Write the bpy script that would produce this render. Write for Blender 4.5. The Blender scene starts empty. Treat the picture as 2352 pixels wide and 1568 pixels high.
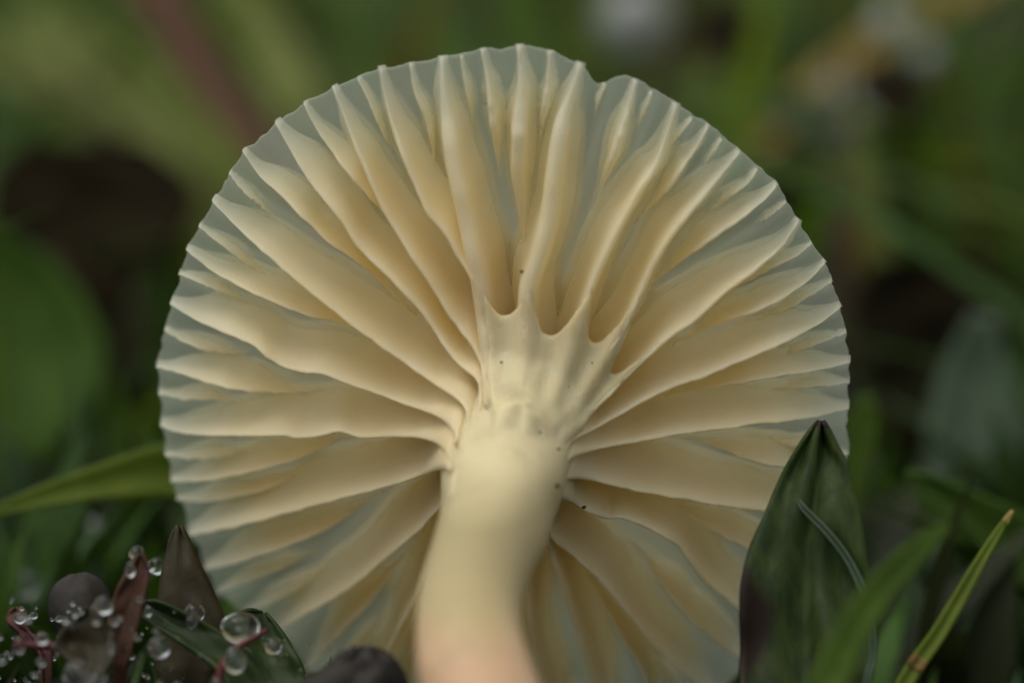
import bpy, bmesh, math, random
import numpy as np
from mathutils import Vector, noise

# ------------------------------------------------------------------ camera, world, sun, exposure
# 1 Blender unit = 1 cm (macro scene)
sc = bpy.context.scene
sc.unit_settings.system = 'METRIC'
sc.unit_settings.scale_length = 0.01
COL = sc.collection
PITCH = math.radians(10.0)          # camera looks down a little
D = 15.0                            # distance from lens to the plane of focus
K = 0.0015                          # cm per reference pixel (frame 2352 x 1568) in the plane of focus
O = np.array([0.0, 0.0, 1.72])      # point of focus, 1.7 cm over the ground
AX = np.array([1.0, 0, 0])
AY = np.array([0, math.sin(PITCH), math.cos(PITCH)])
AZ = np.array([0, -math.cos(PITCH), math.sin(PITCH)])

cam_d = bpy.data.cameras.new('camera')
cam = bpy.data.objects.new('camera', cam_d)
COL.objects.link(cam)
cam.location = O + AZ * D
cam.rotation_euler = (math.pi / 2 - PITCH, 0, 0)
cam_d.sensor_width = 36.0
cam_d.lens = 36.0 * D / (2352 * K)
cam_d.clip_start = 0.1
cam_d.clip_end = 5000
cam_d.dof.use_dof = True
cam_d.dof.focus_distance = D
cam_d.dof.aperture_fstop = cam_d.lens * 1e-3 / 0.60      # aperture 0.60 cm across
cam_d.dof.aperture_blades = 0
sc.camera = cam

w = bpy.data.worlds.new('World')
sc.world = w
w.use_nodes = True
nt = w.node_tree
bg = nt.nodes['Background']
sky = nt.nodes.new('ShaderNodeTexSky')
sky.sky_type = 'NISHITA'
sky.sun_disc = False
SUN_EL, SUN_AZ = math.radians(70), math.radians(246)     # azimuth clockwise from +Y
sky.sun_elevation = SUN_EL
sky.sun_rotation = SUN_AZ
sky.dust_density = 3.0
hs = nt.nodes.new('ShaderNodeHueSaturation')             # overcast: the blue is veiled to grey
hs.inputs['Saturation'].default_value = 0.18
nt.links.new(sky.outputs[0], hs.inputs['Color'])
nt.links.new(hs.outputs[0], bg.inputs['Color'])
bg.inputs['Strength'].default_value = 0.145

sun_d = bpy.data.lights.new('sun', 'SUN')
sun_d.energy = 0.6
sun_d.angle = math.radians(60)
sun_d.color = (1.0, 0.95, 0.86)
sun = bpy.data.objects.new('sun', sun_d)
COL.objects.link(sun)
sd = Vector((math.sin(SUN_AZ) * math.cos(SUN_EL), math.cos(SUN_AZ) * math.cos(SUN_EL), math.sin(SUN_EL)))
sun.rotation_euler = sd.to_track_quat('Z', 'Y').to_euler()
sun.location = sd * 60

sc.view_settings.view_transform = 'Standard'
sc.view_settings.look = 'None'
sc.view_settings.gamma = 1.0
sc.view_settings.exposure = 0.30
sc.render.engine = 'CYCLES'
sc.cycles.max_bounces = 13
sc.cycles.diffuse_bounces = 7
sc.cycles.use_adaptive_sampling = True
sc.cycles.adaptive_threshold = 0.02
sc.cycles.transmission_bounces = 14
sc.cycles.transparent_max_bounces = 10
sc.cycles.caustics_reflective = False
sc.cycles.sample_clamp_indirect = 6.0

rng = random.Random(7)


# ------------------------------------------------------------------ geometry helpers
def W(p):
    """camera-frame point (x right, y up, z towards the lens; origin = point of focus) -> world"""
    return O + AX * p[0] + AY * p[1] + AZ * p[2]


def at(px, py, z):
    """reference pixel at depth z -> world"""
    f = (D - z) / D
    return W(((px - 1176) * K * f, (784 - py) * K * f, z))


def smooth_poly(pts, n):
    """Catmull-Rom through pts, n samples at even arc length"""
    P = np.array(pts, float)
    if len(P) == 2:
        t = np.linspace(0, 1, n)[:, None]
        return P[0] * (1 - t) + P[1] * t
    Q = np.vstack([2 * P[0] - P[1], P, 2 * P[-1] - P[-2]])
    out = []
    for i in range(len(P) - 1):
        a, b, c, d = Q[i], Q[i + 1], Q[i + 2], Q[i + 3]
        for t in np.linspace(0, 1, 16, endpoint=False):
            out.append(0.5 * (2 * b + (c - a) * t + (2 * a - 5 * b + 4 * c - d) * t * t + (3 * b - a - 3 * c + d) * t ** 3))
    out.append(P[-1])
    out = np.array(out)
    s = np.concatenate([[0], np.cumsum(np.linalg.norm(np.diff(out[:, :min(3, out.shape[1])], axis=0), axis=1))])
    u = np.linspace(0, s[-1], n)
    return np.stack([np.interp(u, s, out[:, k]) for k in range(out.shape[1])], 1)


def sstep(a, b, x):
    t = np.clip((x - a) / (b - a), 0, 1)
    return t * t * (3 - 2 * t)


def nz(x, y=0.0, z=0.0):
    return noise.noise(Vector((x, y, z)))


def mesh_obj(name, verts, faces, mat, origin=(0, 0, 0), parent=None, smooth=True, attrs=None, closed=True):
    me = bpy.data.meshes.new(name)
    o_ = np.array(origin, float)
    V = np.array(verts, float) - o_
    me.from_pydata(V.tolist(), [], [list(map(int, f)) for f in faces])
    if smooth:
        me.polygons.foreach_set('use_smooth', [True] * len(me.polygons))
    for an, av in (attrs or {}).items():
        av = np.array(av, float)
        if av.ndim == 1:
            a = me.attributes.new(an, 'FLOAT', 'POINT')
            a.data.foreach_set('value', av)
        else:
            a = me.attributes.new(an, 'FLOAT_COLOR', 'POINT')
            a.data.foreach_set('color', np.hstack([av, np.ones((len(av), 1))]).ravel())
    if closed:
        bm = bmesh.new(); bm.from_mesh(me)
        bmesh.ops.recalc_face_normals(bm, faces=bm.faces)
        bm.to_mesh(me); bm.free()
    me.materials.append(mat)
    me.update()
    o = bpy.data.objects.new(name, me)
    COL.objects.link(o)
    if parent is not None:
        o.parent = parent
        o.location = Vector(o_) - parent.location
    else:
        o.location = o_
    return o


def grid_faces(nr, nc, off=0, close_c=False, flip=False):
    F = []
    for i in range(nr - 1):
        for j in range(nc if close_c else nc - 1):
            a = off + i * nc + j
            b = off + i * nc + (j + 1) % nc
            f = (a, b, b + nc, a + nc)
            F.append(f[::-1] if flip else f)
    return F


def sheet(name, rows, thick, mat, origin=None, parent=None, attrs=None):
    """rows: (nr, nc, 3) world points -> closed thin sheet"""
    R = np.array(rows, float)
    nr, nc = R.shape[:2]
    du = np.gradient(R, axis=0)
    dv = np.gradient(R, axis=1)
    N = np.cross(dv, du)
    N /= (np.linalg.norm(N, axis=2, keepdims=True) + 1e-9)
    A = (R + N * thick / 2).reshape(-1, 3)
    B = (R - N * thick / 2).reshape(-1, 3)
    n = nr * nc
    F = grid_faces(nr, nc) + grid_faces(nr, nc, n, flip=True)
    ring = [i * nc for i in range(nr)] + [(nr - 1) * nc + j for j in range(1, nc)] + \
           [i * nc + nc - 1 for i in range(nr - 2, -1, -1)] + [j for j in range(nc - 2, 0, -1)]
    for a, b in zip(ring, ring[1:] + ring[:1]):
        F.append((a, b, b + n, a + n)[::-1])
    if origin is None:
        origin = R[-1].mean(0)
    at2 = {k: np.concatenate([np.array(v).reshape(n, -1).squeeze()] * 2) for k, v in (attrs or {}).items()}
    return mesh_obj(name, np.vstack([A, B]), F, mat, origin, parent, attrs=at2)


def tube_mesh(centres, radii, nseg=20, wob=0.0):
    C = np.array(centres, float)
    T = np.gradient(C, axis=0)
    T /= np.linalg.norm(T, axis=1, keepdims=True)
    V = []
    up = AX.copy()
    for i in range(len(C)):
        b = np.cross(T[i], up); b /= np.linalg.norm(b)
        a = np.cross(b, T[i])
        up = a
        for j in range(nseg):
            th = 2 * math.pi * j / nseg
            r = radii[i] * (1 + wob * nz(math.cos(th) * 1.3, math.sin(th) * 1.3, i * 0.12))
            V.append(C[i] + r * (a * math.cos(th) + b * math.sin(th)))
    F = grid_faces(len(C), nseg, 0, True)
    F.append(list(range(nseg))[::-1])
    F.append([(len(C) - 1) * nseg + j for j in range(nseg)])
    return V, F


def tag(o, label=None, cat=None, group=None, kind=None):
    if label: o['label'] = label
    if cat: o['category'] = cat
    if group: o['group'] = group
    if kind: o['kind'] = kind
    return o


# ------------------------------------------------------------------ materials
def lin(r, g, b):
    f = lambda c: (c / 255 / 12.92) if c / 255 <= 0.04045 else ((c / 255 + 0.055) / 1.055) ** 2.4
    return (f(r), f(g), f(b), 1)


def new_mat(name):
    m = bpy.data.materials.new(name)
    m.use_nodes = True
    return m, m.node_tree, m.node_tree.nodes['Principled BSDF']


def add_mix(t, a, b, fac):
    n = t.nodes.new('ShaderNodeMix')
    n.data_type = 'RGBA'
    for sock, v in ((n.inputs['A'], a), (n.inputs['B'], b), (n.inputs['Factor'], fac)):
        if hasattr(v, 'links'):
            t.links.new(v, sock)
        else:
            sock.default_value = v
    return n.outputs['Result']


def add_noise(t, scale, detail=4, rough=0.55, vec=None):
    tc = t.nodes.new('ShaderNodeTexCoord')
    n = t.nodes.new('ShaderNodeTexNoise')
    n.inputs['Scale'].default_value = scale
    n.inputs['Detail'].default_value = detail
    n.inputs['Roughness'].default_value = rough
    t.links.new(tc.outputs['Object'] if vec is None else vec, n.inputs['Vector'])
    return n.outputs['Fac']


def ramp(t, fac, stops):
    r = t.nodes.new('ShaderNodeValToRGB')
    cr = r.color_ramp
    els = [cr.elements[0], cr.elements[1]]
    for e, (p, c) in zip(els, (stops[0], stops[-1])):
        e.position = p
        e.color = c if len(c) == 4 else (*c, 1)
    for p, c in stops[1:-1]:
        e = cr.elements.new(p)
        e.color = c if len(c) == 4 else (*c, 1)
    t.links.new(fac, r.inputs['Fac'])
    return r.outputs['Color']


def bump(t, bsdf, h, strength, dist):
    b = t.nodes.new('ShaderNodeBump')
    b.inputs['Strength'].default_value = strength
    b.inputs['Distance'].default_value = dist
    t.links.new(h, b.inputs['Height'])
    t.links.new(b.outputs['Normal'], bsdf.inputs['Normal'])


def flesh(name, c1, c2, scale, radius=(1.0, 0.62, 0.30), rough=0.55, nscale=6.0, spec=0.3):
    m, t, b = new_mat(name)
    f = add_noise(t, nscale, 5)
    col = add_mix(t, c1, c2, ramp(t, f, [(0.35, (0, 0, 0)), (0.7, (1, 1, 1))]))
    t.links.new(col, b.inputs['Base Color'])
    b.inputs['Subsurface Weight'].default_value = 1.0
    b.inputs['Subsurface Radius'].default_value = radius
    b.inputs['Subsurface Scale'].default_value = scale
    b.inputs['Roughness'].default_value = rough
    b.inputs['Specular IOR Level'].default_value = spec
    bump(t, b, add_noise(t, 60, 3), 0.12, 0.01)
    return m


M = {}
def gill_mat(name):
    """waxy thin flesh: scatters light back and lets warm light through; thinnest at the margin"""
    m, t, b = new_mat(name)
    ar = t.nodes.new('ShaderNodeAttribute'); ar.attribute_name = 'rho'
    aq = t.nodes.new('ShaderNodeAttribute'); aq.attribute_name = 'thin'
    f = add_noise(t, 5.0, 5)
    inner = add_mix(t, (0.90, 0.85, 0.64, 1), (0.89, 0.82, 0.56, 1), ramp(t, f, [(0.35, (0, 0, 0)), (0.7, (1, 1, 1))]))
    k = ramp(t, ar.outputs['Fac'], [(0.74, (0, 0, 0)), (1.0, (1, 1, 1))])
    col = add_mix(t, inner, (0.80, 0.79, 0.65, 1), k)
    t.links.new(col, b.inputs['Base Color'])
    b.inputs['Roughness'].default_value = 0.42
    b.inputs['Specular IOR Level'].default_value = 0.3
    bump(t, b, add_noise(t, 38, 5, 0.65), 0.16, 0.012)
    tl = t.nodes.new('ShaderNodeBsdfTranslucent')
    t.links.new(add_mix(t, (1.0, 0.86, 0.50, 1), (0.88, 0.85, 0.68, 1), k), tl.inputs['Color'])
    mx = t.nodes.new('ShaderNodeMixShader'); mx.inputs['Fac'].default_value = 0.48
    t.links.new(b.outputs[0], mx.inputs[1]); t.links.new(tl.outputs[0], mx.inputs[2])
    tr = t.nodes.new('ShaderNodeBsdfTransparent')
    m2 = t.nodes.new('ShaderNodeMixShader')
    t.links.new(aq.outputs['Fac'], m2.inputs['Fac'])
    t.links.new(mx.outputs[0], m2.inputs[1]); t.links.new(tr.outputs[0], m2.inputs[2])
    t.links.new(m2.outputs[0], t.nodes['Material Output'].inputs['Surface'])
    return m


M['gill'] = gill_mat('gill_flesh')
M['web'] = M['gill']


def cap_mat():
    """thin wet flesh: scatters light both ways; the margin is almost a film"""
    m, t, b = new_mat('cap_flesh')
    a = t.nodes.new('ShaderNodeAttribute'); a.attribute_name = 'rho'
    f = add_noise(t, 5, 5)
    thin = add_mix(t, (0.60, 0.64, 0.52, 1), (0.53, 0.57, 0.45, 1), f)
    thick = add_mix(t, (0.74, 0.69, 0.50, 1), (0.68, 0.64, 0.46, 1), f)
    k = ramp(t, a.outputs['Fac'], [(0.30, (0, 0, 0)), (0.9, (1, 1, 1))])
    col = add_mix(t, thick, thin, k)
    t.links.new(col, b.inputs['Base Color'])
    b.inputs['Roughness'].default_value = 0.45
    b.inputs['Specular IOR Level'].default_value = 0.3
    tl = t.nodes.new('ShaderNodeBsdfTranslucent')
    t.links.new(col, tl.inputs['Color'])
    m1 = t.nodes.new('ShaderNodeMixShader'); m1.inputs['Fac'].default_value = 0.62
    t.links.new(b.outputs[0], m1.inputs[1]); t.links.new(tl.outputs[0], m1.inputs[2])
    tr = t.nodes.new('ShaderNodeBsdfTransparent')
    m2 = t.nodes.new('ShaderNodeMixShader')
    kb = t.nodes.new('ShaderNodeRGBToBW')
    t.links.new(k, kb.inputs[0])
    kk = t.nodes.new('ShaderNodeMapRange')
    kk.inputs['To Min'].default_value = 0.44; kk.inputs['To Max'].default_value = 0.58
    t.links.new(kb.outputs[0], kk.inputs['Value'])
    t.links.new(kk.outputs[0], m2.inputs['Fac'])
    t.links.new(m1.outputs[0], m2.inputs[1]); t.links.new(tr.outputs[0], m2.inputs[2])
    t.links.new(m2.outputs[0], t.nodes['Material Output'].inputs['Surface'])
    return m


M['cap'] = cap_mat()


def stem_mat():
    m, t, b = new_mat('stem_flesh')
    tc = t.nodes.new('ShaderNodeTexCoord')
    sx = t.nodes.new('ShaderNodeSeparateXYZ')
    t.links.new(tc.outputs['Object'], sx.inputs[0])
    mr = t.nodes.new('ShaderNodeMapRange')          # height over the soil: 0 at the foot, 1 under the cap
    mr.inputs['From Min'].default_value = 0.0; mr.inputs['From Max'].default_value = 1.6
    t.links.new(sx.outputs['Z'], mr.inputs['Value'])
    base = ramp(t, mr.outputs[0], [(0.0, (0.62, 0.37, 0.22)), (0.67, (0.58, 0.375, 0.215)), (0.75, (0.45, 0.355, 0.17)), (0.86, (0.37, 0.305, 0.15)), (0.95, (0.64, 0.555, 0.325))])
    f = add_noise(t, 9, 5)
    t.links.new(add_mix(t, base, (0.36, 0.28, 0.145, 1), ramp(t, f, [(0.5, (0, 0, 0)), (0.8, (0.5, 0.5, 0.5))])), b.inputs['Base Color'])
    b.inputs['Subsurface Weight'].default_value = 1.0
    b.inputs['Subsurface Radius'].default_value = (1, 0.7, 0.35)
    b.inputs['Subsurface Scale'].default_value = 0.045
    b.inputs['Roughness'].default_value = 0.5
    mp = t.nodes.new('ShaderNodeMapping'); mp.inputs['Scale'].default_value = (30, 14, 4)
    t.links.new(tc.outputs['Object'], mp.inputs['Vector'])
    bump(t, b, add_noise(t, 1.6, 6, 0.65, mp.outputs['Vector']), 0.35, 0.015)      # lengthwise fibres
    return m


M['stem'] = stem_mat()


def leaf_mat(name, c1, c2, nscale=3.0, rough=0.45, trans=0.35, spec=0.4, stretch=None, c3=None, tint=False, stain=None):
    """thin leaf: glossy diffuse front plus light coming through"""
    m, t, b = new_mat(name)
    vec = None
    if stretch:
        tc = t.nodes.new('ShaderNodeTexCoord')
        mp = t.nodes.new('ShaderNodeMapping')
        mp.inputs['Scale'].default_value = stretch
        t.links.new(tc.outputs['Object'], mp.inputs['Vector'])
        vec = mp.outputs['Vector']
    f = add_noise(t, nscale, 5, 0.6, vec)
    col = add_mix(t, c1, c2, ramp(t, f, [(0.35, (0, 0, 0)), (0.65, (1, 1, 1))]))
    if c3:
        f3 = add_noise(t, nscale * 0.45, 3)
        col = add_mix(t, col, c3, ramp(t, f3, [(0.52, (0, 0, 0)), (0.62, (1, 1, 1))]))
    if stain:
        a = t.nodes.new('ShaderNodeAttribute'); a.attribute_name = 'stain'
        ad = t.nodes.new('ShaderNodeMath'); ad.operation = 'ADD'
        sb = t.nodes.new('ShaderNodeMath'); sb.operation = 'MULTIPLY_ADD'
        t.links.new(add_noise(t, 6, 5, 0.65), sb.inputs[0]); sb.inputs[1].default_value = 0.7; sb.inputs[2].default_value = -0.35
        t.links.new(a.outputs['Fac'], ad.inputs[0]); t.links.new(sb.outputs[0], ad.inputs[1])
        col = add_mix(t, col, stain, ramp(t, ad.outputs[0], [(0.40, (0, 0, 0)), (0.62, (1, 1, 1))]))
    if tint:
        a = t.nodes.new('ShaderNodeAttribute'); a.attribute_name = 'tint'
        col = a.outputs['Color']
    t.links.new(col, b.inputs['Base Color'])
    b.inputs['Roughness'].default_value = rough
    b.inputs['Specular IOR Level'].default_value = spec
    tl = t.nodes.new('ShaderNodeBsdfTranslucent')
    br = t.nodes.new('ShaderNodeMix'); br.data_type = 'RGBA'; br.blend_type = 'MULTIPLY'
    br.inputs['Factor'].default_value = 1.0
    t.links.new(col, br.inputs['A'])
    br.inputs['B'].default_value = (1.5, 1.5, 0.7, 1)
    t.links.new(br.outputs['Result'], tl.inputs['Color'])
    mx = t.nodes.new('ShaderNodeMixShader')
    mx.inputs['Fac'].default_value = trans
    t.links.new(b.outputs[0], mx.inputs[1])
    t.links.new(tl.outputs[0], mx.inputs[2])
    t.links.new(mx.outputs[0], t.nodes['Material Output'].inputs['Surface'])
    bump(t, b, f, 0.25, 0.02)
    return m


M['water'], _t, _b = new_mat('water')
_b.inputs['Base Color'].default_value = (1, 1, 1, 1)
_b.inputs['Transmission Weight'].default_value = 1.0
_b.inputs['Roughness'].default_value = 0.0
_b.inputs['IOR'].default_value = 1.333

M['dew_glint'] = flesh('painted_glint_dew', (0.38, 0.40, 0.37, 1), (0.32, 0.34, 0.31, 1), 0.2, (1, 1, 1), 0.15, 6.0, 0.5)  # pale scattering colour stands in for the sky glint in far drops
M['dew_glint'].node_tree.nodes['Principled BSDF'].inputs['Transmission Weight'].default_value = 0.35

M['soil'], _t, _b = new_mat('mossy_soil')
_f = add_noise(_t, 0.9, 8, 0.65)
_g = add_noise(_t, 6.0, 6, 0.7)
_c = add_mix(_t, (0.022, 0.016, 0.010, 1), (0.030, 0.042, 0.014, 1), ramp(_t, _f, [(0.42, (0, 0, 0)), (0.6, (1, 1, 1))]))
_c = add_mix(_t, _c, (0.055, 0.045, 0.025, 1), ramp(_t, _g, [(0.6, (0, 0, 0)), (0.8, (1, 1, 1))]))
_t.links.new(_c, _b.inputs['Base Color'])
_b.inputs['Roughness'].default_value = 0.85
bump(_t, _b, _g, 0.8, 0.25)

# ------------------------------------------------------------------ ground
def ground_h(x, y):
    return 0.22 * nz(x * 0.35, y * 0.35) + 0.10 * nz(x * 1.1, y * 1.1, 3.0)


gx = np.concatenate([[-2500, -400, -120, -60], np.linspace(-32, 32, 90), [60, 120, 400, 2500]])
gy = np.concatenate([[-600, -120, -40], np.linspace(-16, 48, 90), [70, 130, 400, 3000]])
V = [(x, y, ground_h(x, y) if abs(x) < 33 and -17 < y < 49 else 0) for y in gy for x in gx]
g = mesh_obj('ground', V, grid_faces(len(gy), len(gx)), M['soil'], closed=False)
tag(g, 'dark mossy soil under the grass', 'ground', kind='structure')

# ------------------------------------------------------------------ mushroom
CAMP = np.array([0.0, 0.0, D])                       # lens in the camera frame
Nn = np.array([-0.10, -0.45, 0.88]); Nn /= np.linalg.norm(Nn)     # underside of the cap faces this way
Cc = np.array([(1203 - 1176) * K, (784 - 885) * K, -0.30])        # middle of the cap margin plane
E1 = np.array([1.0, 0, 0]); E1 -= Nn * E1.dot(Nn); E1 /= np.linalg.norm(E1)
E2 = np.cross(Nn, E1)


def ray_plane(px, py, wv):
    q = np.array([(px - 1176) * K, (784 - py) * K, 0.0])
    d = q - CAMP
    t = ((Cc - CAMP).dot(Nn) + wv) / d.dot(Nn)
    p = CAMP + d * t
    r = p - Cc
    return r.dot(E1), r.dot(E2)


def loc2cam(u, v, wv):
    return Cc + E1 * u + E2 * v + Nn * wv


RIM = [(357, 835), (364, 780), (376, 752), (390, 695), (410, 635), (428, 570), (456, 518), (488, 460), (520, 405), (556, 348), (592, 318),
       (632, 282), (664, 262), (698, 238), (730, 222), (765, 203), (820, 179), (873, 158), (906, 153), (942, 147), (978, 143),
       (1014, 134), (1058, 128), (1106, 115), (1150, 113), (1192, 106), (1228, 111), (1264, 119), (1300, 136), (1330, 148),
       (1346, 160), (1358, 180), (1369, 194), (1384, 191), (1398, 186), (1412, 178), (1430, 174), (1448, 177), (1462, 184), (1500, 206), (1550, 238), (1590, 268), (1627, 290),
       (1660, 318), (1697, 350), (1740, 388), (1785, 424), (1805, 462), (1834, 508), (1864, 560), (1896, 603), (1912, 650),
       (1930, 708), (1946, 775), (1953, 835), (1951, 890), (1950, 940), (1950, 1000), (1948, 1070), (1940, 1140), (1925, 1200),
       (1895, 1290), (1845, 1390), (1780, 1475), (1705, 1555), (1610, 1625), (1500, 1675), (1380, 1708), (1250, 1722),
       (1100, 1718), (960, 1692), (850, 1648), (770, 1600), (705, 1540), (657, 1478), (610, 1440), (560, 1412), (520, 1380),
       (491, 1350), (470, 1305), (453, 1271), (440, 1240), (427, 1215), (408, 1157), (392, 1110), (381, 1060), (370, 1010), (366, 960), (362, 900)]
_r = []
for px, py in RIM:
    u, v = ray_plane(px, py, 0.0)
    _r.append((math.atan2(v, u), math.hypot(u, v)))
_r.sort()
_th = np.array([a for a, _ in _r]); _rr = np.array([b for _, b in _r])
_th = np.concatenate([_th - 2 * math.pi, _th, _th + 2 * math.pi]); _rr = np.tile(_rr, 3)


def rim_R(th):
    return float(np.interp(th, _th, _rr))


def rim_wave(th):
    return 0.035 * nz(math.cos(th) * 2.2, math.sin(th) * 2.2, 5.0) + 0.012 * nz(math.cos(th) * 9, math.sin(th) * 9, 2.0)


TIPS = []           # angles of the gill ends on the margin


def rib(th):
    """0 on a gill end, 1 midway between two"""
    i = int(np.searchsorted(TIPS, th))
    a, b = TIPS[i - 1], TIPS[i % len(TIPS)]
    if i == 0: a -= 2 * math.pi
    if i == len(TIPS): b += 2 * math.pi
    return math.sin(math.pi * (th - a) / max(b - a, 1e-4)), min(b - a, 0.11)


def s_cap(u, v):
    """height of the cap's underside along the normal"""
    th = math.atan2(v, u)
    rho = math.hypot(u, v) / rim_R(th)
    return 0.10 * (1 - rho ** 2) + rim_wave(th) * rho ** 3, rho


H_R = [0.0, 0.12, 0.145, 0.165, 0.18, 0.20, 0.25, 0.35, 0.5, 0.65, 0.8, 0.9, 0.96, 1.0, 1.2]
H_L = [1.6, 1.35, 1.10, 0.88, 0.73, 0.61, 0.49, 0.42, 0.37, 0.30, 0.20, 0.11, 0.05, 0.012, 0.01]
H_L = [h_ - 0.17 * (1 - min(1, r_) ** 2) + 0.02 * (r_ > 0.7) for r_, h_ in zip(H_R, H_L)]      # gill height over the flesh

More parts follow.
